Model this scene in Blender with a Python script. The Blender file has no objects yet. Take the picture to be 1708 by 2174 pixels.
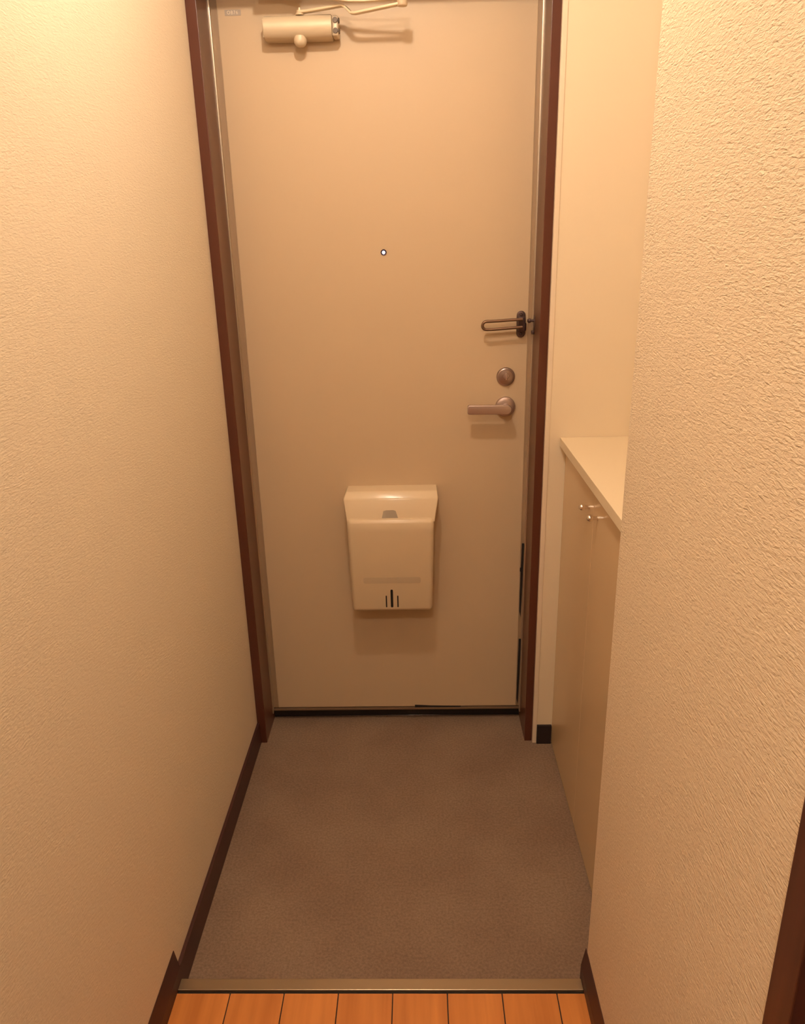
import bpy, bmesh, math, random
from mathutils import Vector, Matrix

S = bpy.context.scene
C = S.collection
random.seed(4)

# ------------------------------------------------------------------ camera
F_PX, PITCH, YAW, ROLL = 1612.586, 0.3395, -0.0250, -0.0231
CAM = Vector((0.4775, -2.1399, 1.4827))
fw = Vector((math.sin(YAW) * math.cos(PITCH), math.cos(YAW) * math.cos(PITCH), -math.sin(PITCH)))
rt = Vector((math.cos(YAW), -math.sin(YAW), 0))
up = rt.cross(fw)
r2 = rt * math.cos(ROLL) + up * math.sin(ROLL)
u2 = up * math.cos(ROLL) - rt * math.sin(ROLL)
cam_data = bpy.data.cameras.new('camera')
cam = bpy.data.objects.new('camera', cam_data)
C.objects.link(cam)
m = Matrix.Identity(4)
for i in range(3):
    m[i][0], m[i][1], m[i][2], m[i][3] = r2[i], u2[i], -fw[i], CAM[i]
cam.matrix_world = m
cam_data.sensor_fit = 'HORIZONTAL'
cam_data.sensor_width = 36
cam_data.lens = F_PX / 1708 * 36
cam_data.clip_start = 0.01
S.camera = cam

# ------------------------------------------------------------------ world, exposure, lamp settings
w = bpy.data.worlds.new('world')
S.world = w
w.use_nodes = True
w.node_tree.nodes['Background'].inputs[0].default_value = (0.5, 0.6, 0.8, 1)
w.node_tree.nodes['Background'].inputs[1].default_value = 0.02
S.view_settings.view_transform = 'Standard'
S.view_settings.look = 'None'
S.view_settings.gamma = 1
S.view_settings.use_curve_mapping = False
S.view_settings.exposure = 0.0
LAMP_POS = (0.37, -0.95, 2.385)
LAMP_COLOR = (1.0, 0.85, 0.69)
LAMP_STRENGTH = 595
HALL_FILL_POS = (0.40, -2.40, 2.385)  # unseen fill added behind the camera to even out the brightness
HALL_FILL_STRENGTH = 680


# ------------------------------------------------------------------ materials
def mat(name, col, rough=0.6, metal=0.0, bump=None, spec=0.5, var=None, emit=None, coat=0.0):
    """bump = (scale vec3, strength, distance); var = (scale vec3, amount)"""
    M = bpy.data.materials.new(name)
    M.use_nodes = True
    nt = M.node_tree
    b = nt.nodes['Principled BSDF']
    b.inputs['Base Color'].default_value = (*col, 1)
    b.inputs['Roughness'].default_value = rough
    b.inputs['Metallic'].default_value = metal
    b.inputs['Specular IOR Level'].default_value = spec
    b.inputs['Coat Weight'].default_value = coat
    if emit:
        b.inputs['Emission Color'].default_value = (*emit[0], 1)
        b.inputs['Emission Strength'].default_value = emit[1]

    def coords(sc):
        g = nt.nodes.new('ShaderNodeNewGeometry')
        mp = nt.nodes.new('ShaderNodeMapping')
        mp.inputs['Scale'].default_value = sc
        nt.links.new(g.outputs['Position'], mp.inputs['Vector'])
        return mp.outputs[0]
    if bump:
        n = nt.nodes.new('ShaderNodeTexNoise')
        n.inputs['Scale'].default_value = 1
        n.inputs['Detail'].default_value = 3
        n.inputs['Roughness'].default_value = 0.55
        n.inputs['Distortion'].default_value = 0.6
        nt.links.new(coords(bump[0]), n.inputs['Vector'])
        bp = nt.nodes.new('ShaderNodeBump')
        bp.inputs['Strength'].default_value = bump[1]
        bp.inputs['Distance'].default_value = bump[2]
        nt.links.new(n.outputs['Fac'], bp.inputs['Height'])
        nt.links.new(bp.outputs[0], b.inputs['Normal'])
    if var:
        n = nt.nodes.new('ShaderNodeTexNoise')
        n.inputs['Scale'].default_value = 1
        n.inputs['Detail'].default_value = 6
        nt.links.new(coords(var[0]), n.inputs['Vector'])
        mx = nt.nodes.new('ShaderNodeMix')
        mx.data_type = 'RGBA'
        a = var[1]
        mx.inputs['A'].default_value = (*[c * (1 - a) for c in col], 1)
        mx.inputs['B'].default_value = (*[c * (1 + a) for c in col], 1)
        rm = nt.nodes.new('ShaderNodeMapRange')
        rm.inputs['From Min'].default_value = 0.3
        rm.inputs['From Max'].default_value = 0.7
        nt.links.new(n.outputs['Fac'], rm.inputs['Value'])
        nt.links.new(rm.outputs[0], mx.inputs['Factor'])
        nt.links.new(mx.outputs['Result'], b.inputs['Base Color'])
    return M


WALL = (0.82, 0.71, 0.55)
wall_m = mat('textured_wallpaper', WALL, 0.85, bump=((105, 105, 370), 0.85, 0.0011), spec=0.2)
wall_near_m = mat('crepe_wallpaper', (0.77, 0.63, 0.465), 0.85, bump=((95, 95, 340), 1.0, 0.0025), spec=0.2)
plain_m = mat('smooth_cream_panel', (0.81, 0.675, 0.49), 0.6, spec=0.3)
ceil_m = mat('ceiling_paper', (0.80, 0.66, 0.50), 0.9, bump=((120, 120, 120), 0.4, 0.001), spec=0.2)
door_m = mat('cream_door_steel', (0.60, 0.45, 0.295), 0.45, spec=0.35, bump=((900, 900, 900), 0.12, 0.0003))
frame_m = mat('dark_brown_steel', (0.095, 0.028, 0.015), 0.30, spec=0.45)
reveal_m = mat('brown_steel_reveal', (0.135, 0.058, 0.033), 0.34, spec=0.45)
base_m = mat('dark_brown_vinyl', (0.060, 0.022, 0.018), 0.45, spec=0.4)
base_blk = mat('blackish_vinyl', (0.022, 0.014, 0.014), 0.5, spec=0.4)
casing_m = mat('dark_wood_casing', (0.085, 0.028, 0.018), 0.4, var=((60, 60, 3), 0.25))
steel_m = mat('stainless_strip', (0.62, 0.52, 0.40), 0.35, metal=0.8)
nosing_m = mat('brushed_gold_aluminium', (0.42, 0.33, 0.23), 0.30, metal=0.8)
gap_black_m = mat('gap_black', (0.012, 0.010, 0.010), 0.55)
satin_m = mat('satin_nickel', (0.55, 0.44, 0.40), 0.38, metal=0.9)
dark_metal_m = mat('dark_bronze_metal', (0.13, 0.085, 0.080), 0.36, metal=0.7)
rod_m = mat('bronze_rod', (0.20, 0.115, 0.07), 0.38, metal=0.7)
chrome_m = mat('chrome', (0.88, 0.82, 0.76), 0.20, metal=1.0)
closer_m = mat('champagne_paint', (0.66, 0.54, 0.38), 0.42, metal=0.1)
arm_m = mat('champagne_arm', (0.74, 0.60, 0.42), 0.35, metal=0.25)
box_m = mat('cream_plastic', (0.74, 0.59, 0.40), 0.22, spec=0.5)
box2_m = mat('cream_plastic_lid', (0.70, 0.55, 0.365), 0.30, spec=0.5)
win_m = mat('smoked_indicator', (0.34, 0.27, 0.19), 0.35)
groove_shade_m = mat('recess_shade', (0.57, 0.445, 0.30), 0.5)
ink_m = mat('black_slot', (0.008, 0.006, 0.006), 0.6)
cab_m = mat('cream_laminate', (0.70, 0.51, 0.31), 0.24, spec=0.45)
top_m = mat('pale_laminate_top', (0.80, 0.67, 0.48), 0.35, spec=0.4)
label_m = mat('grey_label', (0.42, 0.34, 0.27), 0.5)
labelt_m = mat('pale_letters', (0.85, 0.72, 0.55), 0.5)
globe_m = mat('lit_glass_globe', (0.9, 0.85, 0.75), 0.4, emit=(LAMP_COLOR, LAMP_STRENGTH))
fill_globe_m = mat('added_fill_globe', (0.9, 0.85, 0.75), 0.4, emit=(LAMP_COLOR, HALL_FILL_STRENGTH))
porcelain_m = mat('white_porcelain', (0.8, 0.78, 0.74), 0.3)
peep_lens_m = mat('daylit_lens', (0.8, 0.85, 1.0), 0.1, emit=((0.85, 0.92, 1.0), 2.2))
peep_ring_m = mat('dark_violet_ring', (0.045, 0.025, 0.070), 0.25, metal=0.3)


def floor_material():
    M = mat('speckled_vinyl_floor', (0.25, 0.19, 0.13), 0.62, bump=((240, 240, 240), 0.35, 0.0008), spec=0.3)
    nt = M.node_tree
    b = nt.nodes['Principled BSDF']
    g = nt.nodes.new('ShaderNodeNewGeometry')
    prev = None

    def noise(sc, det):
        n = nt.nodes.new('ShaderNodeTexNoise')
        n.inputs['Scale'].default_value = sc
        n.inputs['Detail'].default_value = det
        nt.links.new(g.outputs['Position'], n.inputs['Vector'])
        return n.outputs['Fac']

    def ramp(src, a, ca, z, cz):
        r = nt.nodes.new('ShaderNodeValToRGB')
        r.color_ramp.elements[0].position = a
        r.color_ramp.elements[0].color = (*ca, 1)
        r.color_ramp.elements[1].position = z
        r.color_ramp.elements[1].color = (*cz, 1)
        nt.links.new(src, r.inputs[0])
        return r.outputs[0]

    def mul(a, c):
        x = nt.nodes.new('ShaderNodeMix')
        x.data_type = 'RGBA'
        x.blend_type = 'MULTIPLY'
        x.inputs['Factor'].default_value = 1
        nt.links.new(a, x.inputs['A'])
        nt.links.new(c, x.inputs['B'])
        return x.outputs['Result']
    a = ramp(noise(170, 4), 0.35, (0.220, 0.148, 0.102), 0.65, (0.290, 0.202, 0.142))
    c = ramp(noise(420, 2), 0.32, (0.80, 0.80, 0.80), 0.5, (1.0, 1.0, 1.0))
    d = ramp(noise(5, 3), 0.35, (0.90, 0.86, 0.84), 0.65, (1.06, 1.06, 1.04))
    nt.links.new(mul(mul(a, c), d), b.inputs['Base Color'])
    return M


def wood_material():
    M = mat('varnished_wood', (0.55, 0.22, 0.06), 0.28, spec=0.5)
    nt = M.node_tree
    b = nt.nodes['Principled BSDF']
    g = nt.nodes.new('ShaderNodeNewGeometry')
    mp = nt.nodes.new('ShaderNodeMapping')
    mp.inputs['Scale'].default_value = (34, 2.2, 34)
    nt.links.new(g.outputs['Position'], mp.inputs['Vector'])
    ad = nt.nodes.new('ShaderNodeVectorMath')
    ad.operation = 'ADD'
    cx = nt.nodes.new('ShaderNodeCombineXYZ')
    ml = nt.nodes.new('ShaderNodeMath')
    ml.operation = 'MULTIPLY'
    ml.inputs[1].default_value = 37
    nt.links.new(g.outputs['Random Per Island'], ml.inputs[0])
    nt.links.new(ml.outputs[0], cx.inputs[1])
    nt.links.new(mp.outputs[0], ad.inputs[0])
    nt.links.new(cx.outputs[0], ad.inputs[1])
    n = nt.nodes.new('ShaderNodeTexNoise')
    n.inputs['Scale'].default_value = 1
    n.inputs['Detail'].default_value = 4
    nt.links.new(ad.outputs[0], n.inputs['Vector'])
    r = nt.nodes.new('ShaderNodeValToRGB')
    r.color_ramp.elements[0].position = 0.3
    r.color_ramp.elements[0].color = (0.53, 0.180, 0.045, 1)
    r.color_ramp.elements[1].position = 0.7
    r.color_ramp.elements[1].color = (0.74, 0.285, 0.075, 1)
    nt.links.new(n.outputs['Fac'], r.inputs[0])
    nt.links.new(r.outputs[0], b.inputs['Base Color'])
    return M


floor_m = floor_material()
wood_m = wood_material()


# ------------------------------------------------------------------ mesh helpers
def box(bm, x0, x1, y0, y1, z0, z1, bev=0.0, seg=2):
    t = bmesh.new()
    bmesh.ops.create_cube(t, size=1)
    for v in t.verts:
        v.co = Vector((x0 + (v.co.x + .5) * (x1 - x0), y0 + (v.co.y + .5) * (y1 - y0), z0 + (v.co.z + .5) * (z1 - z0)))
    if bev:
        bmesh.ops.bevel(t, geom=t.edges[:], offset=bev, segments=seg, profile=0.6, affect='EDGES')
    merge(bm, t)


def merge(bm, t):
    me = bpy.data.meshes.new('tmp')
    t.to_mesh(me)
    t.free()
    bm.from_mesh(me)
    bpy.data.meshes.remove(me)


def lathe(bm, prof, centre, axis='Z', seg=40):
    """prof = [(r, h)...], revolved about axis through centre"""
    c = Vector(centre)

    def put(r, h, a):
        p, q = r * math.cos(a), r * math.sin(a)
        return c + {'X': Vector((h, p, q)), 'Y': Vector((p, h, q)), 'Z': Vector((p, q, h))}[axis]
    t = bmesh.new()
    rings = []
    for r, h in prof:
        if r < 1e-6:
            rings.append([t.verts.new(put(0, h, 0))])
        else:
            rings.append([t.verts.new(put(r, h, 2 * math.pi * k / seg)) for k in range(seg)])
    for A, B in zip(rings, rings[1:]):
        for k in range(seg):
            k2 = (k + 1) % seg
            vs = [A[k % len(A)], A[k2 % len(A)], B[k2 % len(B)], B[k % len(B)]]
            vs = [v for i, v in enumerate(vs) if v not in vs[:i]]
            if len(vs) > 2:
                t.faces.new(vs)
    for R in (rings[0], rings[-1]):
        if len(R) > 1:
            t.faces.new(R)
    bmesh.ops.recalc_face_normals(t, faces=t.faces)
    merge(bm, t)


def sweep(bm, pts, shape, up_hint=(0, 0, 1), closed=False):
    """sweep a closed 2D outline (a = sideways, b = along up_hint) along points"""
    P = [Vector(p) for p in pts]
    n = len(P)
    t = bmesh.new()
    rings = []
    for i in range(n):
        if closed:
            d = (P[(i + 1) % n] - P[i - 1]).normalized()
        else:
            d = (P[min(i + 1, n - 1)] - P[max(i - 1, 0)]).normalized()
        s = d.cross(Vector(up_hint)).normalized()
        u = s.cross(d).normalized()
        rings.append([t.verts.new(P[i] + s * a + u * b) for a, b in shape])
    k = len(shape)
    for i in range(n if closed else n - 1):
        A, B = rings[i], rings[(i + 1) % n]
        for j in range(k):
            t.faces.new((A[j], A[(j + 1) % k], B[(j + 1) % k], B[j]))
    if not closed:
        t.faces.new(rings[0][::-1])
        t.faces.new(rings[-1])
    bmesh.ops.recalc_face_normals(t, faces=t.faces)
    merge(bm, t)


def circ(r, n=14):
    return [(r * math.cos(2 * math.pi * k / n), r * math.sin(2 * math.pi * k / n)) for k in range(n)]


def rrect(w_, h_, r, n=4):
    o = []
    for sx, sy, a0 in ((1, 1, 0), (-1, 1, 90), (-1, -1, 180), (1, -1, 270)):
        for k in range(n + 1):
            a = math.radians(a0 + 90 * k / n)
            o.append((sx * (w_ / 2 - r) + r * math.cos(a), sy * (h_ / 2 - r) + r * math.sin(a)))
    return o


def prism_y(bm, outline, y0, y1, bev=0.0):
    """outline in X,Z extruded from y0 to y1"""
    t = bmesh.new()
    a = [t.verts.new((x, y0, z)) for x, z in outline]
    b = [t.verts.new((x, y1, z)) for x, z in outline]
    t.faces.new(a)
    t.faces.new(b[::-1])
    n = len(a)
    for i in range(n):
        t.faces.new((a[i], b[i], b[(i + 1) % n], a[(i + 1) % n]))
    bmesh.ops.recalc_face_normals(t, faces=t.faces)
    if bev:
        ed = [e for e in t.edges if abs(e.verts[0].co.y - y0) < 1e-7 and abs(e.verts[1].co.y - y0) < 1e-7]
        bmesh.ops.bevel(t, geom=ed, offset=bev, segments=3, profile=0.5, affect='EDGES')
    merge(bm, t)


def obj(name, bm, material, parent=None, smooth=False, label=None, kind=None, cat=None, group=None):
    me = bpy.data.meshes.new(name)
    bm.to_mesh(me)
    bm.free()
    mats = material if isinstance(material, (list, tuple)) else [material]
    for x in mats:
        me.materials.append(x)
    if smooth:
        for p in me.polygons:
            p.use_smooth = True
        me.set_sharp_from_angle(angle=math.radians(38))
    o = bpy.data.objects.new(name, me)
    C.objects.link(o)
    if parent:
        o.parent = parent
        o.matrix_parent_inverse = parent.matrix_world.inverted()
    if label:
        o['label'] = label
    if kind:
        o['kind'] = kind
    if cat:
        o['category'] = cat
    if group:
        o['group'] = group
    return o


def thing(name, loc, label, cat, kind=None, group=None):
    o = bpy.data.objects.new(name, None)
    C.objects.link(o)
    o.empty_display_size = 0.05
    o.location = loc
    o.matrix_world = Matrix.Translation(loc)
    o['label'] = label
    o['category'] = cat
    if kind:
        o['kind'] = kind
    if group:
        o['group'] = group
    return o


def nb():
    return bmesh.new()


def bx(*a, **k):
    b = nb()
    box(b, *a, **k)
    return b


# ------------------------------------------------------------------ dimensions (metres, door leaf plane at Y = 0)
XL, XN = -0.0445, 0.8032           # left wall, near right wall
YF = -0.1288                       # face of the wall around the entrance door
YN = -0.9777                       # corner of the near right wall
XALC = 1.235                       # right side of the shoe cabinet alcove
ZS = 0.0442                        # hall floor above the entry floor
CEIL = 2.45
HALL_END = -4.6
JX0, JX1 = -0.0185, 0.7935         # faces of the door reveal
JO = 0.8165                        # outer edge of right jamb
LEAF_TOP = 2.071
ZB = 0.0485

# ------------------------------------------------------------------ room shell
obj('floor', bx(XL - 0.1, XALC + 0.1, YN - 0.02, 0.10, -0.10, 0.0), floor_m, kind='structure', cat='floor',
    label='speckled brown vinyl floor of the entry, lying below the wooden hall floor')

b = nb()
pitch = 0.1108
x = 0.0744 - pitch
while x < XN + 0.15:
    y1 = -1.0095
    y0 = y1 - 0.9
    y = y1
    first = True
    while y > HALL_END:
        ln = random.uniform(0.5, 0.9) if first else 0.9
        yb = max(y - ln, HALL_END)
        box(b, x + 0.0011, x + pitch - 0.0011, yb + 0.0006, y, ZS - 0.012, ZS, bev=0.0005, seg=1)
        y = yb
        first = False
    x += pitch
nwood = len(b.faces)
box(b, XL - 0.02, XN + 0.3, HALL_END, -1.0045, -0.10, ZS - 0.0035)
b.faces.ensure_lookup_table()
for f in list(b.faces)[nwood:]:
    f.material_index = 1
obj('floor', b, [wood_m, gap_black_m], kind='structure', cat='floor',
    label='glossy orange wooden plank floor of the hall behind the metal nosing')

obj('ceiling', bx(XL - 0.1, XALC + 0.1, HALL_END - 0.1, 0.15, CEIL, CEIL + 0.1), ceil_m, kind='structure', cat='ceiling',
    label='cream papered ceiling over the hall and entry')
obj('wall_left', bx(XL - 0.1, XL, HALL_END - 0.1, 0.15, -0.1, CEIL), wall_m, kind='structure', cat='wall',
    label='cream textured wall on the left, reaching from hall to door frame')
b = nb()
box(b, JO + 0.0125, XALC + 0.1, YF, 0.15, -0.05, CEIL)
box(b, XL - 0.02, JO + 0.0125, YF + 0.003, 0.15, 2.118, CEIL)
obj('wall_back', b, plain_m, kind='structure', cat='wall',
    label='smooth cream wall around the entrance door, above the shoe cabinet')
obj('wall_alcove', bx(XALC, XALC + 0.1, YN, YF, -0.05, CEIL), plain_m, kind='structure', cat='wall',
    label='smooth side wall of the alcove behind the shoe cabinet')
# near right wall: a solid pier, then a doorway with casing, then wall again
DW0, DW1, DZ = -2.42, -1.655, 2.02       # clear opening of the side doorway
b = nb()
box(b, XN, XALC + 0.1, DW1, YN, -0.05, CEIL)
box(b, XN, XALC + 0.1, DW0, DW1, DZ, CEIL)
box(b, XN, XALC + 0.1, HALL_END - 0.1, DW0, -0.05, CEIL)
obj('wall_right', b, wall_near_m, kind='structure', cat='wall',
    label='rough crepe-textured cream wall close by on the right')
obj('wall_rear', bx(XL - 0.1, XALC + 0.1, HALL_END - 0.1, HALL_END, -0.1, CEIL), wall_m, kind='structure', cat='wall',
    label='cream wall at the far end of the hall, behind the viewpoint')

# baseboards
obj('baseboard_left', bx(XL, XL + 0.008, YN + 0.001, -0.121, 0, 0.0751, bev=0.0012), base_m, kind='structure', cat='baseboard',
    label='dark brown baseboard along the left wall, lower run beside the entry floor')


def tapered_board(xw, sgn, y0, y1, z0, h):
    """baseboard on the wall plane X = xw, thin at the top, thicker below"""
    bm_ = nb()
    sec = [(0, z0), (0.009, z0), (0.0088, h - 0.045), (0.0012, h), (0, h)]
    A_ = [bm_.verts.new((xw + sgn * p, y0, q_)) for p, q_ in sec]
    B_ = [bm_.verts.new((xw + sgn * p, y1, q_)) for p, q_ in sec]
    bm_.faces.new(A_)
    bm_.faces.new(B_[::-1])
    for i_ in range(len(sec)):
        j_ = (i_ + 1) % len(sec)
        bm_.faces.new((A_[i_], B_[i_], B_[j_], A_[j_]))
    bmesh.ops.recalc_face_normals(bm_, faces=bm_.faces)
    return bm_


obj('baseboard_left', tapered_board(XL, 1, HALL_END, -0.975, ZS - 0.03, ZS + 0.0765), base_m, kind='structure', cat='baseboard',
    label='dark brown baseboard along the left wall, upper run beside the wooden floor')
obj('baseboard_right', tapered_board(XN, -1, DW1, YN + 0.010, 0.0, ZS + 0.0735), base_m, kind='structure', cat='baseboard',
    label='dark brown baseboard at the foot of the near right wall')
obj('baseboard_back', bx(JO + 0.0125, 0.8735, YF - 0.008, YF, 0, 0.066, bev=0.001), base_blk, kind='structure', cat='baseboard',
    label='short black baseboard block between the door frame and shoe cabinet')

# step nosing
b = nb()
box(b, XL + 0.009, XN - 0.009, -1.0035, YN, ZS - 0.006, ZS + 0.0022, bev=0.0012)
box(b, XL + 0.009, XN - 0.009, YN - 0.004, YN, 0.012, ZS + 0.0005, bev=0.001)
t_ = obj('trim_1', b, nosing_m, kind='structure', cat='step nosing',
         label='dull gold metal nosing strip where the wooden floor meets the entry')
obj('riser', bx(XL, XN, YN - 0.010, YN - 0.003, 0, ZS - 0.003), base_m, t_, label='dark brown riser below the metal nosing')

# ------------------------------------------------------------------ door frame (trim_2)
fr = thing('trim_2', (0.387, -0.06, 0), 'dark brown steel frame around the cream entrance door', 'door frame', kind='structure')


def jamb(x_face, x_out, y0, y1):
    bmj = nb()
    xa, xb = sorted((x_face, x_out))
    box(bmj, xa, xb, y0, y1, 0, 2.118, bev=0.0016)
    for f in bmj.faces:
        if abs(f.normal.x) > 0.9:
            f.material_index = 1
    return bmj


for f0, o0 in ((JX0, XL), (JX1, JO)):
    bmj = jamb(f0, o0, -0.1205, 0.03)
    bmj.normal_update()
    for f in bmj.faces:
        f.material_index = 1 if abs(f.normal.x) > 0.9 else 0
    obj('jamb', bmj, [frame_m, reveal_m], fr)
obj('header', bx(XL, JO, -0.1205, 0.03, 2.075, 2.118, bev=0.0016), frame_m, fr)
# bright stop strips between reveal and leaf
obj('stop_strip', bx(JX0 - 0.001, JX0 + 0.0030, -0.0075, 0.03, 0.03, 2.076, bev=0.001), steel_m, fr, label='thin bright metal strip')
obj('stop_strip', bx(JX1 - 0.0035, JX1 + 0.001, -0.0075, 0.03, 0.03, 2.076, bev=0.001), steel_m, fr, label='thin bright metal strip')
# white casing bead on the right of the frame
obj('casing_bead', bx(JO, JO + 0.0125, YF - 0.0025, 0.0, 0, 2.12, bev=0.001), mat('pale_casing', (0.80, 0.66, 0.50), 0.45), fr,
    label='pale vertical bead at the right of the frame')
b = nb()
box(b, JX0, JX1, -0.004, 0.06, 0.0395, 0.0465, bev=0.001)
th = obj('threshold', b, mat('threshold_metal', (0.30, 0.21, 0.14), 0.4, metal=0.6), fr, label='brown metal threshold under the leaf')
obj('threshold_riser', bx(JX0, JX1, 0.0215, 0.05, 0.0, 0.0395), gap_black_m, th, label='black recess below the threshold')
b = nb()
sweep(b, [(JX0, 0.0205, 0.0018), (JX1, 0.0205, 0.0018)], circ(0.0016, 12))
obj('glint_bead', b, mat('glint_gloss', (0.05, 0.035, 0.03), 0.12, metal=0.6), th, smooth=True)  # bead added along the floor joint to catch a glint of the lamp

# ------------------------------------------------------------------ entrance door
door = thing('door_1', (0.39, 0.02, ZB), 'cream painted steel entrance door with lever handle and peephole', 'door', kind='structure')
b = nb()
box(b, 0.0, 0.7805, 0.0, 0.045, ZB, LEAF_TOP, bev=0.003, seg=3)
leaf = obj('door_leaf', b, door_m, door)
b = nb()
box(b, -0.0160, 0.0005, 0.002, 0.044, ZB, LEAF_TOP - 0.001, bev=0.001)
box(b, 0.780, 0.791, 0.002, 0.044, ZB, LEAF_TOP - 0.001, bev=0.001)
obj('leaf_edge', b, mat('tan_edge', (0.34, 0.23, 0.14), 0.5), door, label='tan rim along both sides of the leaf')
# black strips for the shaded gap low on the latch side and under the leaf
b = nb()
pts = []
for z0, z1, wd in ((0.62, 0.372, 0.0058), (0.295, 0.055, 0.006)):
    prism_y(b, [(0.7835 - 0.0006, z0), (0.7835 + wd - 0.0006, z0), (0.7835 + wd * 0.8, (z0 + z1) / 2), (0.7835 + wd * 0.35, z1), (0.7815, z1 + 0.02), (0.7815, (z0 + z1) / 2)], -0.002, 0.004)
box(b, 0.779, 0.784, -0.003, 0.003, 0.528, 0.540, bev=0.001)
obj('gap_strip', b, gap_black_m, door, label='black strip painted for the shaded gap at the lower right edge')
b = nb()
prism_y(b, [(0.4500, 0.0475), (0.4500, 0.0555), (0.500, 0.0525), (0.600, 0.0500), (0.600, 0.0475)], -0.0025, 0.002)
obj('gap_strip', b, gap_black_m, door, label='black sliver painted for the shaded gap under the leaf')

# lever handle
b = nb()
lathe(b, [(0.0, -0.011), (0.020, -0.011), (0.0265, -0.0085), (0.0285, -0.004), (0.0285, 0.0), (0, 0)], (0.7225, 0, 1.0405), 'Y', 56)
hd = obj('door_handle', b, satin_m, door, smooth=True, label='satin nickel round rose plate')
b = nb()
lathe(b, [(0.0, -0.046), (0.0105, -0.046), (0.0105, -0.009), (0, -0.009)], (0.7225, 0, 1.0405), 'Y', 32)
zc, xa, xb, hh = 1.0428, 0.6125, 0.7350, 0.0128
out = []
for k in range(13):
    a = math.radians(90 - 180 * k / 12)
    out.append((xb - hh + hh * math.cos(a), zc - 0.001 + hh * math.sin(a)))
for k in range(7):
    a = math.radians(270 - 90 * k / 6)
    out.append((xa + 0.006 + 0.006 * math.cos(a), zc - hh + 0.006 + 0.006 * math.sin(a)))
for k in range(7):
    a = math.radians(180 - 90 * k / 6)
    out.append((xa + 0.006 + 0.006 * math.cos(a), zc + hh - 0.006 + 0.006 * math.sin(a)))
prism_y(b, out, -0.0565, -0.044, bev=0.0016)
obj('lever', b, satin_m, hd, smooth=True, label='satin nickel flat lever pointing left')

# thumb-turn lock
b = nb()
lathe(b, [(0.0, -0.0105), (0.013, -0.0102), (0.0195, -0.0088), (0.0205, -0.0072), (0.0225, -0.0070), (0.0252, -0.0045), (0.0260, 0.0), (0, 0)], (0.722, 0, 1.1250), 'Y', 56)
lk = obj('door_lock', b, mat('warm_nickel', (0.40, 0.31, 0.28), 0.28, metal=0.9), door, smooth=True, label='round domed metal lock plate')
b = nb()
lathe(b, [(0, -0.0135), (0.0075, -0.0135), (0.0085, -0.012), (0.0085, -0.009), (0, -0.009)], (0.722, 0, 1.1285), 'Y', 24)
box(b, 0.7198, 0.7242, -0.0235, -0.012, 1.1185, 1.1390, bev=0.0016)
obj('thumb_turn', b, satin_m, lk, smooth=True)

# peephole
b = nb()
lathe(b, [(0.0045, -0.0022), (0.0066, -0.0030), (0.0078, -0.0012), (0.0080, 0.0), (0.0045, 0)], (0.3897, 0, 1.4618), 'Y', 40)
pp = obj('peephole', b, peep_ring_m, door, smooth=True, label='dark ring of the peephole')
b = nb()
lathe(b, [(0, -0.0036), (0.0026, -0.0033), (0.0042, -0.0022), (0.0047, 0.0), (0, 0)], (0.3897, 0, 1.4618), 'Y', 32)
obj('peephole_lens', b, peep_lens_m, pp, smooth=True, label='lens bright with daylight from outside')

# small grey label at top left of the leaf
lab = obj('rating_label', bx(0.0195, 0.0590, -0.0008, 0.0, 2.0150, 2.0275, bev=0.0003), label_m, door, label='small grey label with pale characters')
cu = bpy.data.curves.new('label_letters', 'FONT')
cu.body = 'OB76'
cu.size = 0.0105
cu.align_x = 'CENTER'
cu.align_y = 'CENTER'
cu.extrude = 0.0002
cu.space_character = 1.15
tmp = bpy.data.objects.new('tmp_text', cu)
C.objects.link(tmp)
bpy.context.view_layer.update()
me = bpy.data.meshes.new_from_object(tmp.evaluated_get(bpy.context.evaluated_depsgraph_get()))
bpy.data.objects.remove(tmp)
me.transform(Matrix.Translation((0.0385, -0.0010, 2.0213)) @ Matrix.Rotation(math.pi / 2, 4, 'X'))
me.materials.clear()
me.materials.append(labelt_m)
lt = bpy.data.objects.new('label_letters', me)
C.objects.link(lt)
lt.parent = lab

# ------------------------------------------------------------------ swing-bar door guard
g = thing('door_guard', (0.757, 0, 1.262), 'dark metal swing-bar door guard above the round lock', 'door guard')
b = nb()
out = []
cx_, r_, zt, zb_ = 0.7600, 0.0120, 1.3035, 1.2325
for k in range(13):
    a = math.radians(0 + 180 * k / 12)
    out.append((cx_ + r_ * math.cos(a), zt - r_ + r_ * math.sin(a)))
for k in range(13):
    a = math.radians(180 + 180 * k / 12)
    out.append((cx_ + r_ * math.cos(a), zb_ + r_ + r_ * math.sin(a)))
prism_y(b, out, -0.006, 0.0, bev=0.0025)
obj('back_plate', b, dark_metal_m, g, smooth=True)
b = nb()
# hinge housing that carries the arm
box(b, 0.7500, 0.7700, -0.024, -0.005, 1.2500, 1.2895, bev=0.004, seg=3)
lathe(b, [(0, -0.010), (0.0052, -0.010), (0.0062, -0.008), (0.0062, 0.008), (0.0052, 0.010), (0, 0.010)], (0.7665, -0.018, 1.2625), 'Z', 20)
obj('hinge_block', b, mat('dark_hinge', (0.075, 0.045, 0.045), 0.35, metal=0.6), g, smooth=True)
b = nb()
for zc_ in (1.294, 1.2425):
    b = nb()
    lathe(b, [(0, -0.0085), (0.0028, -0.0080), (0.0040, -0.0062), (0.0040, -0.005), (0, -0.005)], (0.7595, 0, zc_), 'Y', 20)
    obj('plate_screw', b, dark_metal_m, g, smooth=True)
b = nb()
rz = 0.0105
pth = [(0.760, -0.034, 1.2835)]
for k in range(5):
    pth.append((0.745 - 0.016 * k, -0.034, 1.2832 - 0.0008 * k))
cxx, czz = 0.6635, 1.2690
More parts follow.
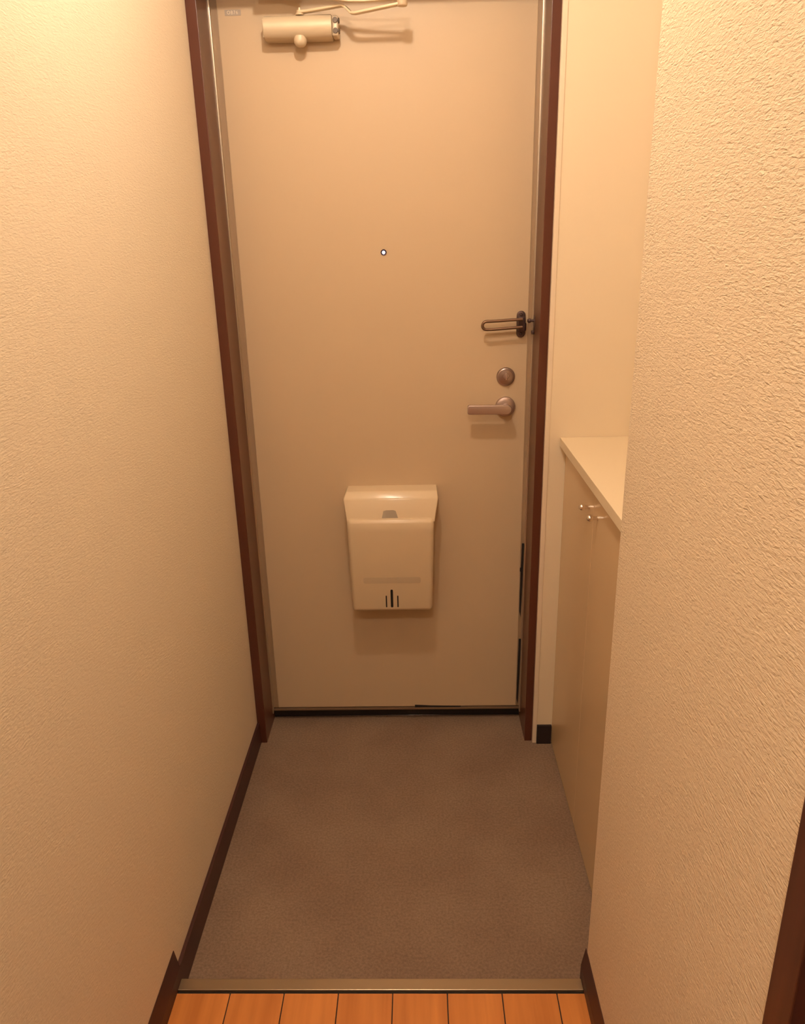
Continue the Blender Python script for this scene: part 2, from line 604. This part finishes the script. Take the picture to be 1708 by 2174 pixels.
for k in range(13):
    a = math.radians(90 + 180 * k / 12)
    pth.append((cxx + 0.0110 * math.cos(a), -0.034, czz + 0.0108 * math.sin(a)))
for k in range(5):
    pth.append((0.681 + 0.016 * k, -0.034, 1.2584 + 0.0010 * k))
pth.append((0.760, -0.034, 1.2635))
sweep(b, pth, circ(0.0040, 12), up_hint=(0, 1, 0))
obj('swing_bar', b, rod_m, g, smooth=True, label='bronze U-shaped rod')
b = nb()
lathe(b, [(0, 0.0), (0.0035, 0.0), (0.0035, -0.010), (0.0058, -0.012), (0.0058, -0.017), (0.003, -0.020), (0, -0.020)], (JX1, -0.028, 1.2790), 'X', 22)
box(b, JX1 - 0.002, JX1, -0.036, -0.018, 1.250, 1.292, bev=0.0008)
box(b, JX1 - 0.008, JX1 - 0.001, -0.034, -0.020, 1.2430, 1.2530, bev=0.002)
obj('catch_plate', b, dark_metal_m, g, smooth=True, label='catch knob fixed on the frame')

# ------------------------------------------------------------------ door closer
dc = thing('door_closer', (0.20, 0, 1.977), 'champagne coloured door closer with folded arm at the top of the door', 'door closer')
b = nb()
prof = []
# side profile in Y,Z, extruded along X: flat back, rounded front
side = [(-0.004, 2.0020), (-0.020, 2.0030)]
for k in range(15):
    a = math.radians(82 - 150 * k / 14)
    side.append((-0.034 - 0.0245 * math.cos(a) * 1.0, 1.9775 + 0.0255 * math.sin(a)))
side += [(-0.022, 1.9530), (-0.004, 1.9530)]
x0, x1 = 0.1200, 0.2830
t = bmesh.new()
a_ = [t.verts.new((x0, y, z)) for y, z in side]
c_ = [t.verts.new((x1, y, z)) for y, z in side]
t.faces.new(a_)
t.faces.new(c_)
for i in range(len(side)):
    j = (i + 1) % len(side)
    t.faces.new((a_[i], a_[j], c_[j], c_[i]))
bmesh.ops.recalc_face_normals(t, faces=t.faces)
ed = [e for e in t.edges if abs(e.verts[0].co.x - e.verts[1].co.x) < 1e-7]
bmesh.ops.bevel(t, geom=ed, offset=0.0014, segments=2, affect='EDGES')
merge(b, t)
obj('closer_body', b, closer_m, dc, smooth=True)
b = nb()
box(b, 0.1165, 0.1205, -0.046, -0.004, 1.957, 1.996, bev=0.0012)
obj('end_cap', b, closer_m, dc, smooth=True)
b = nb()
box(b, 0.2828, 0.2985, -0.047, -0.006, 1.9555, 1.9985, bev=0.005, seg=3)
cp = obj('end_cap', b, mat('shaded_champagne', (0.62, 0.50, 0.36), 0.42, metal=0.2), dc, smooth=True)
for zz in (1.9885, 1.9665):
    b = nb()
    lathe(b, [(0, 0.004), (0.0048, 0.004), (0.0062, 0.0025), (0.0062, -0.002), (0, -0.002)], (0.2975, -0.0395, zz), 'X', 24)
    lathe(b, [(0, -0.004), (0.0058, -0.004), (0.0062, -0.002), (0.0062, 0.001), (0, 0.001)], (0.2915, -0.046, zz), 'Y', 24)
    obj('adjusting_screw', b, mat('dark_screw', (0.11, 0.075, 0.05), 0.5, metal=0.2), cp, smooth=True)
b = nb()
lathe(b, [(0, -0.0190), (0.0075, -0.0180), (0.0120, -0.0150), (0.0150, -0.0100), (0.0155, -0.006), (0.0150, 0.004), (0, 0.004)], (0.2050, -0.038, 1.9545), 'Z', 40)
obj('spindle_cap', b, closer_m, dc, smooth=True, label='round cap under the body')
b = nb()
lathe(b, [(0, 0), (0.0100, 0.0), (0.0095, 0.003), (0.0070, 0.0055), (0.0065, 0.010), (0, 0.010)], (0.2075, -0.042, 2.0015), 'Z', 32)
lathe(b, [(0, 0.0), (0.0032, 0.0), (0.0032, 0.005), (0.0020, 0.0062), (0, 0.0062)], (0.2075, -0.042, 2.0115), 'Z', 20)
obj('spindle', b, arm_m, dc, smooth=True)
b = nb()
bar = rrect(0.0155, 0.0056, 0.0015, 2)
pth = [(0.2070, -0.042, 2.0075), (0.2300, -0.047, 2.0082), (0.2700, -0.058, 2.0100), (0.3050, -0.067, 2.0120), (0.3130, -0.069, 2.0115),
       (0.3190, -0.071, 2.0080), (0.3330, -0.077, 1.9945), (0.3420, -0.081, 1.9925), (0.3650, -0.087, 1.9945), (0.4250, -0.100, 2.0005), (0.4590, -0.1065, 2.0040)]
sweep(b, pth, bar)
obj('main_arm', b, arm_m, dc, smooth=True)
b = nb()
lathe(b, [(0, -0.006), (0.0105, -0.006), (0.0120, -0.004), (0.0120, 0.012), (0.0060, 0.015), (0, 0.015)], (0.4530, -0.1050, 2.0040), 'Z', 28)
obj('elbow_pin', b, arm_m, dc, smooth=True)
b = nb()
sweep(b, [(0.4560, -0.1055, 2.0125), (0.3650, -0.093, 2.0130), (0.3300, -0.089, 2.0150), (0.2500, -0.076, 2.0280), (0.1900, -0.058, 2.0440)], rrect(0.013, 0.0045, 0.0015, 2))
obj('link_arm', b, arm_m, dc, smooth=True)
b = nb()
box(b, 0.1150, 0.2150, -0.092, -0.018, 2.0500, 2.0755, bev=0.0020)
box(b, 0.1750, 0.2060, -0.066, -0.034, 2.0420, 2.0520, bev=0.002)
obj('frame_bracket', b, arm_m, dc, smooth=True)

# ------------------------------------------------------------------ letter box on the door
lb = thing('letter_box', (0.39, 0, 0.43), 'cream plastic letter box fixed low on the inside of the door', 'letter box')


def loft(bm, secs, bev=0.0):
    """secs = list of quads rings [(x,y,z)*n] joined in order, closed at both ends"""
    t = bmesh.new()
    R = [[t.verts.new(p) for p in s] for s in secs]
    n = len(R[0])
    for A, B in zip(R, R[1:]):
        for i in range(n):
            j = (i + 1) % n
            t.faces.new((A[i], A[j], B[j], B[i]))
    t.faces.new(R[0])
    t.faces.new(R[-1][::-1])
    bmesh.ops.recalc_face_normals(t, faces=t.faces)
    if bev:
        ed = [e for e in t.edges if not all(abs(v.co.y) < 1e-6 for v in e.verts) and e.calc_face_angle(0) > math.radians(14)]
        bmesh.ops.bevel(t, geom=ed, offset=bev, segments=4, profile=0.5, affect='EDGES')
    merge(bm, t)


def ring(z, xa, xb, yf, yb=0.0, zo=0.0):
    return [(xa, yf, z), (xb, yf, z), (xb, yb, z + zo), (xa, yb, z + zo)]


# hood: top section
b = nb()
loft(b, [ring(0.8110, 0.2640, 0.5260, -0.056, zo=0.0), ring(0.7930, 0.2555, 0.5290, -0.072), ring(0.7280, 0.2660, 0.5180, -0.0965)], bev=0.0036)
hood = obj('hood', b, box_m, lb, smooth=True)
# back housing narrower than the lid
b = nb()
loft(b, [ring(0.7300, 0.2690, 0.5150, -0.078), ring(0.4400, 0.2740, 0.5060, -0.070)], bev=0.003)
obj('housing', b, box_m, lb, smooth=True)
# lid
b = nb()
loft(b, [ring(0.7420, 0.2665, 0.5165, -0.1000, -0.074), ring(0.7180, 0.2660, 0.5160, -0.1080, -0.074), ring(0.4430, 0.2700, 0.5100, -0.0920, -0.068)], bev=0.0125)
lid = obj('lid', b, box2_m, lb, smooth=True)
# finger band proud by half a millimetre, groove shade put into its colour
b = nb()


def lid_y(z):
    return -0.1080 + (0.7180 - z) / (0.7180 - 0.4430) * 0.016


def lid_panel(bm, x0_, x1_, z0_, z1_, proud, r=0.003):
    pts_ = []
    for px_, pz_ in [(p + (x0_ + x1_) / 2, q_ + (z0_ + z1_) / 2) for p, q_ in rrect(x1_ - x0_, z1_ - z0_, r)]:
        pts_.append((px_, pz_))
    t2 = bmesh.new()
    A = [t2.verts.new((px_, lid_y(pz_) - proud, pz_)) for px_, pz_ in pts_]
    B = [t2.verts.new((px_, lid_y(pz_) + 0.002, pz_)) for px_, pz_ in pts_]
    t2.faces.new(A)
    t2.faces.new(B[::-1])
    for i in range(len(A)):
        j = (i + 1) % len(A)
        t2.faces.new((A[i], B[i], B[j], A[j]))
    bmesh.ops.recalc_face_normals(t2, faces=t2.faces)
    merge(bm, t2)


lid_panel(b, 0.3065, 0.4755, 0.5385, 0.5585, 0.0004, 0.006)
obj('finger_band', b, groove_shade_m, lid, label='horizontal finger band, darkened as a shaded groove')
for xa_, xb_, za_, zb2 in ((0.3852, 0.3926, 0.4575, 0.5175), (0.3705, 0.3743, 0.4580, 0.4975), (0.4046, 0.4084, 0.4580, 0.4970)):
    b = nb()
    lid_panel(b, xa_, xb_, za_, zb2, 0.0005, (xb_ - xa_) * 0.45)
    obj('slot_mark', b, ink_m, lid, label='thick black centre bar' if xb_ - xa_ > 0.004 else 'thin black side bar')
# indicator window on the hood, above the lid
b = nb()
def hood_y(z):
    return -0.072 - (0.7930 - z) / (0.7930 - 0.7280) * 0.0245
t2 = bmesh.new()
oz = [(0.3665, 0.7400), (0.4135, 0.7400), (0.4065, 0.7600), (0.3990, 0.7625), (0.3790, 0.7620), (0.3710, 0.7600)]
A = [t2.verts.new((p, hood_y(z) - 0.0006, z)) for p, z in oz]
B = [t2.verts.new((p, hood_y(z) + 0.002, z)) for p, z in oz]
t2.faces.new(A)
t2.faces.new(B[::-1])
for i in range(len(A)):
    j = (i + 1) % len(A)
    t2.faces.new((A[i], B[i], B[j], A[j]))
bmesh.ops.recalc_face_normals(t2, faces=t2.faces)
merge(b, t2)
obj('catch_tab', b, win_m, hood, label='greyish tab in the middle of the hood')

# ------------------------------------------------------------------ shoe cabinet
XC, XCT, ZC = 0.8747, 0.8577, 0.9799
YC0, YC1, YSEAM = -0.9777, YF, -0.4900
sc = thing('shoe_cabinet', (1.05, -0.55, 0), 'low cream shoe cabinet with pale top and two small chrome knobs', 'cabinet')
obj('cabinet_body', bx(XC + 0.018, XALC - 0.003, YC0 + 0.001, YC1 - 0.001, 0.0, ZC - 0.0245), cab_m, sc)
obj('cabinet_top', bx(XCT, XALC - 0.001, YC0 + 0.001, YC1 - 0.001, ZC - 0.0245, ZC, bev=0.0012), top_m, sc, label='pale laminate top board')
ydoor = -0.851
for ya, yb, yk, zk in ((YSEAM + 0.0008, YC1 - 0.002, -0.447, 0.8900), (ydoor, YSEAM - 0.0008, -0.533, 0.8935)):
    d = obj('cabinet_door', bx(XC, XC + 0.0165, ya, yb, 0.0065, ZC - 0.0275, bev=0.0009), cab_m, sc)
    b = nb()
    lathe(b, [(0, 0.0), (0.0058, 0.0), (0.0058, -0.0015), (0.0046, -0.0017), (0.0046, -0.0118), (0.0060, -0.0130), (0.0078, -0.0160), (0.0080, -0.0190), (0.0068, -0.0225), (0.0040, -0.0250), (0, -0.0258)],
          (XC, yk, zk), 'X', 32)
    obj('knob', b, chrome_m, d, smooth=True, label='small round chrome knob')
obj('filler_panel', bx(XC + 0.002, XC + 0.018, YC0 + 0.001, ydoor - 0.002, 0.0, ZC - 0.0245), cab_m, sc)

# ------------------------------------------------------------------ side doorway on the near right
dr = thing('door_2', (XN + 0.05, -2.0, ZS), 'dark brown door set back in its casing at the right edge', 'door', kind='structure')
obj('door_leaf', bx(XN + 0.060, XN + 0.095, DW0 + 0.002, DW1 - 0.002, ZS + 0.004, DZ - 0.003, bev=0.002), mat('shaded_brown_door', (0.020, 0.010, 0.008), 0.5), dr)  # leaf coloured near black to stand for the shade in the opening
b = nb()
box(b, XN - 0.010, XN + 0.12, DW1 - 0.001, -1.6170, ZS, DZ + 0.038, bev=0.0015)
b2 = b
obj('casing', b2, casing_m, dr, label='dark reddish brown casing board')
obj('casing', bx(XN - 0.010, XN + 0.12, DW0 - 0.04, DW0 + 0.001, ZS, DZ + 0.038, bev=0.0015), casing_m, dr, label='dark reddish brown casing board')
obj('casing', bx(XN - 0.010, XN + 0.12, DW0 - 0.04, -1.6170, DZ - 0.002, DZ + 0.04, bev=0.0015), casing_m, dr, label='dark reddish brown casing board')
b = nb()
lathe(b, [(0, -0.010), (0.010, -0.010), (0.010, -0.045), (0.024, -0.050), (0.026, -0.060), (0.018, -0.070), (0, -0.072)], (XN + 0.07, DW0 + 0.07, 1.0), 'X', 28)
obj('door_knob', b, satin_m, dr, smooth=True)


# ------------------------------------------------------------------ ceiling lamps (above the frame), the hall one an added fill
def ceiling_lamp(pos, globe, label):
    t = thing('ceiling_light', (pos[0], pos[1], CEIL), label, 'ceiling light', group='round ceiling lamps')
    b = nb()
    lathe(b, [(0, 0), (0.062, 0.0), (0.062, -0.010), (0.045, -0.020), (0.030, -0.026), (0, -0.026)], (pos[0], pos[1], CEIL), 'Z', 40)
    obj('lamp_base', b, porcelain_m, t, smooth=True)
    b = nb()
    r = 0.032
    lathe(b, [(r * math.sin(math.pi * k / 16), r * math.cos(math.pi * k / 16)) for k in range(17)], (pos[0], pos[1], pos[2]), 'Z', 32)
    obj('lamp_globe', b, globe, t, smooth=True)


ceiling_lamp(LAMP_POS, globe_m, 'small round lit globe lamp on the entry ceiling in front of the door')
ceiling_lamp(HALL_FILL_POS, fill_globe_m, 'added fill globe on the hall ceiling behind the viewpoint, evening out the brightness')
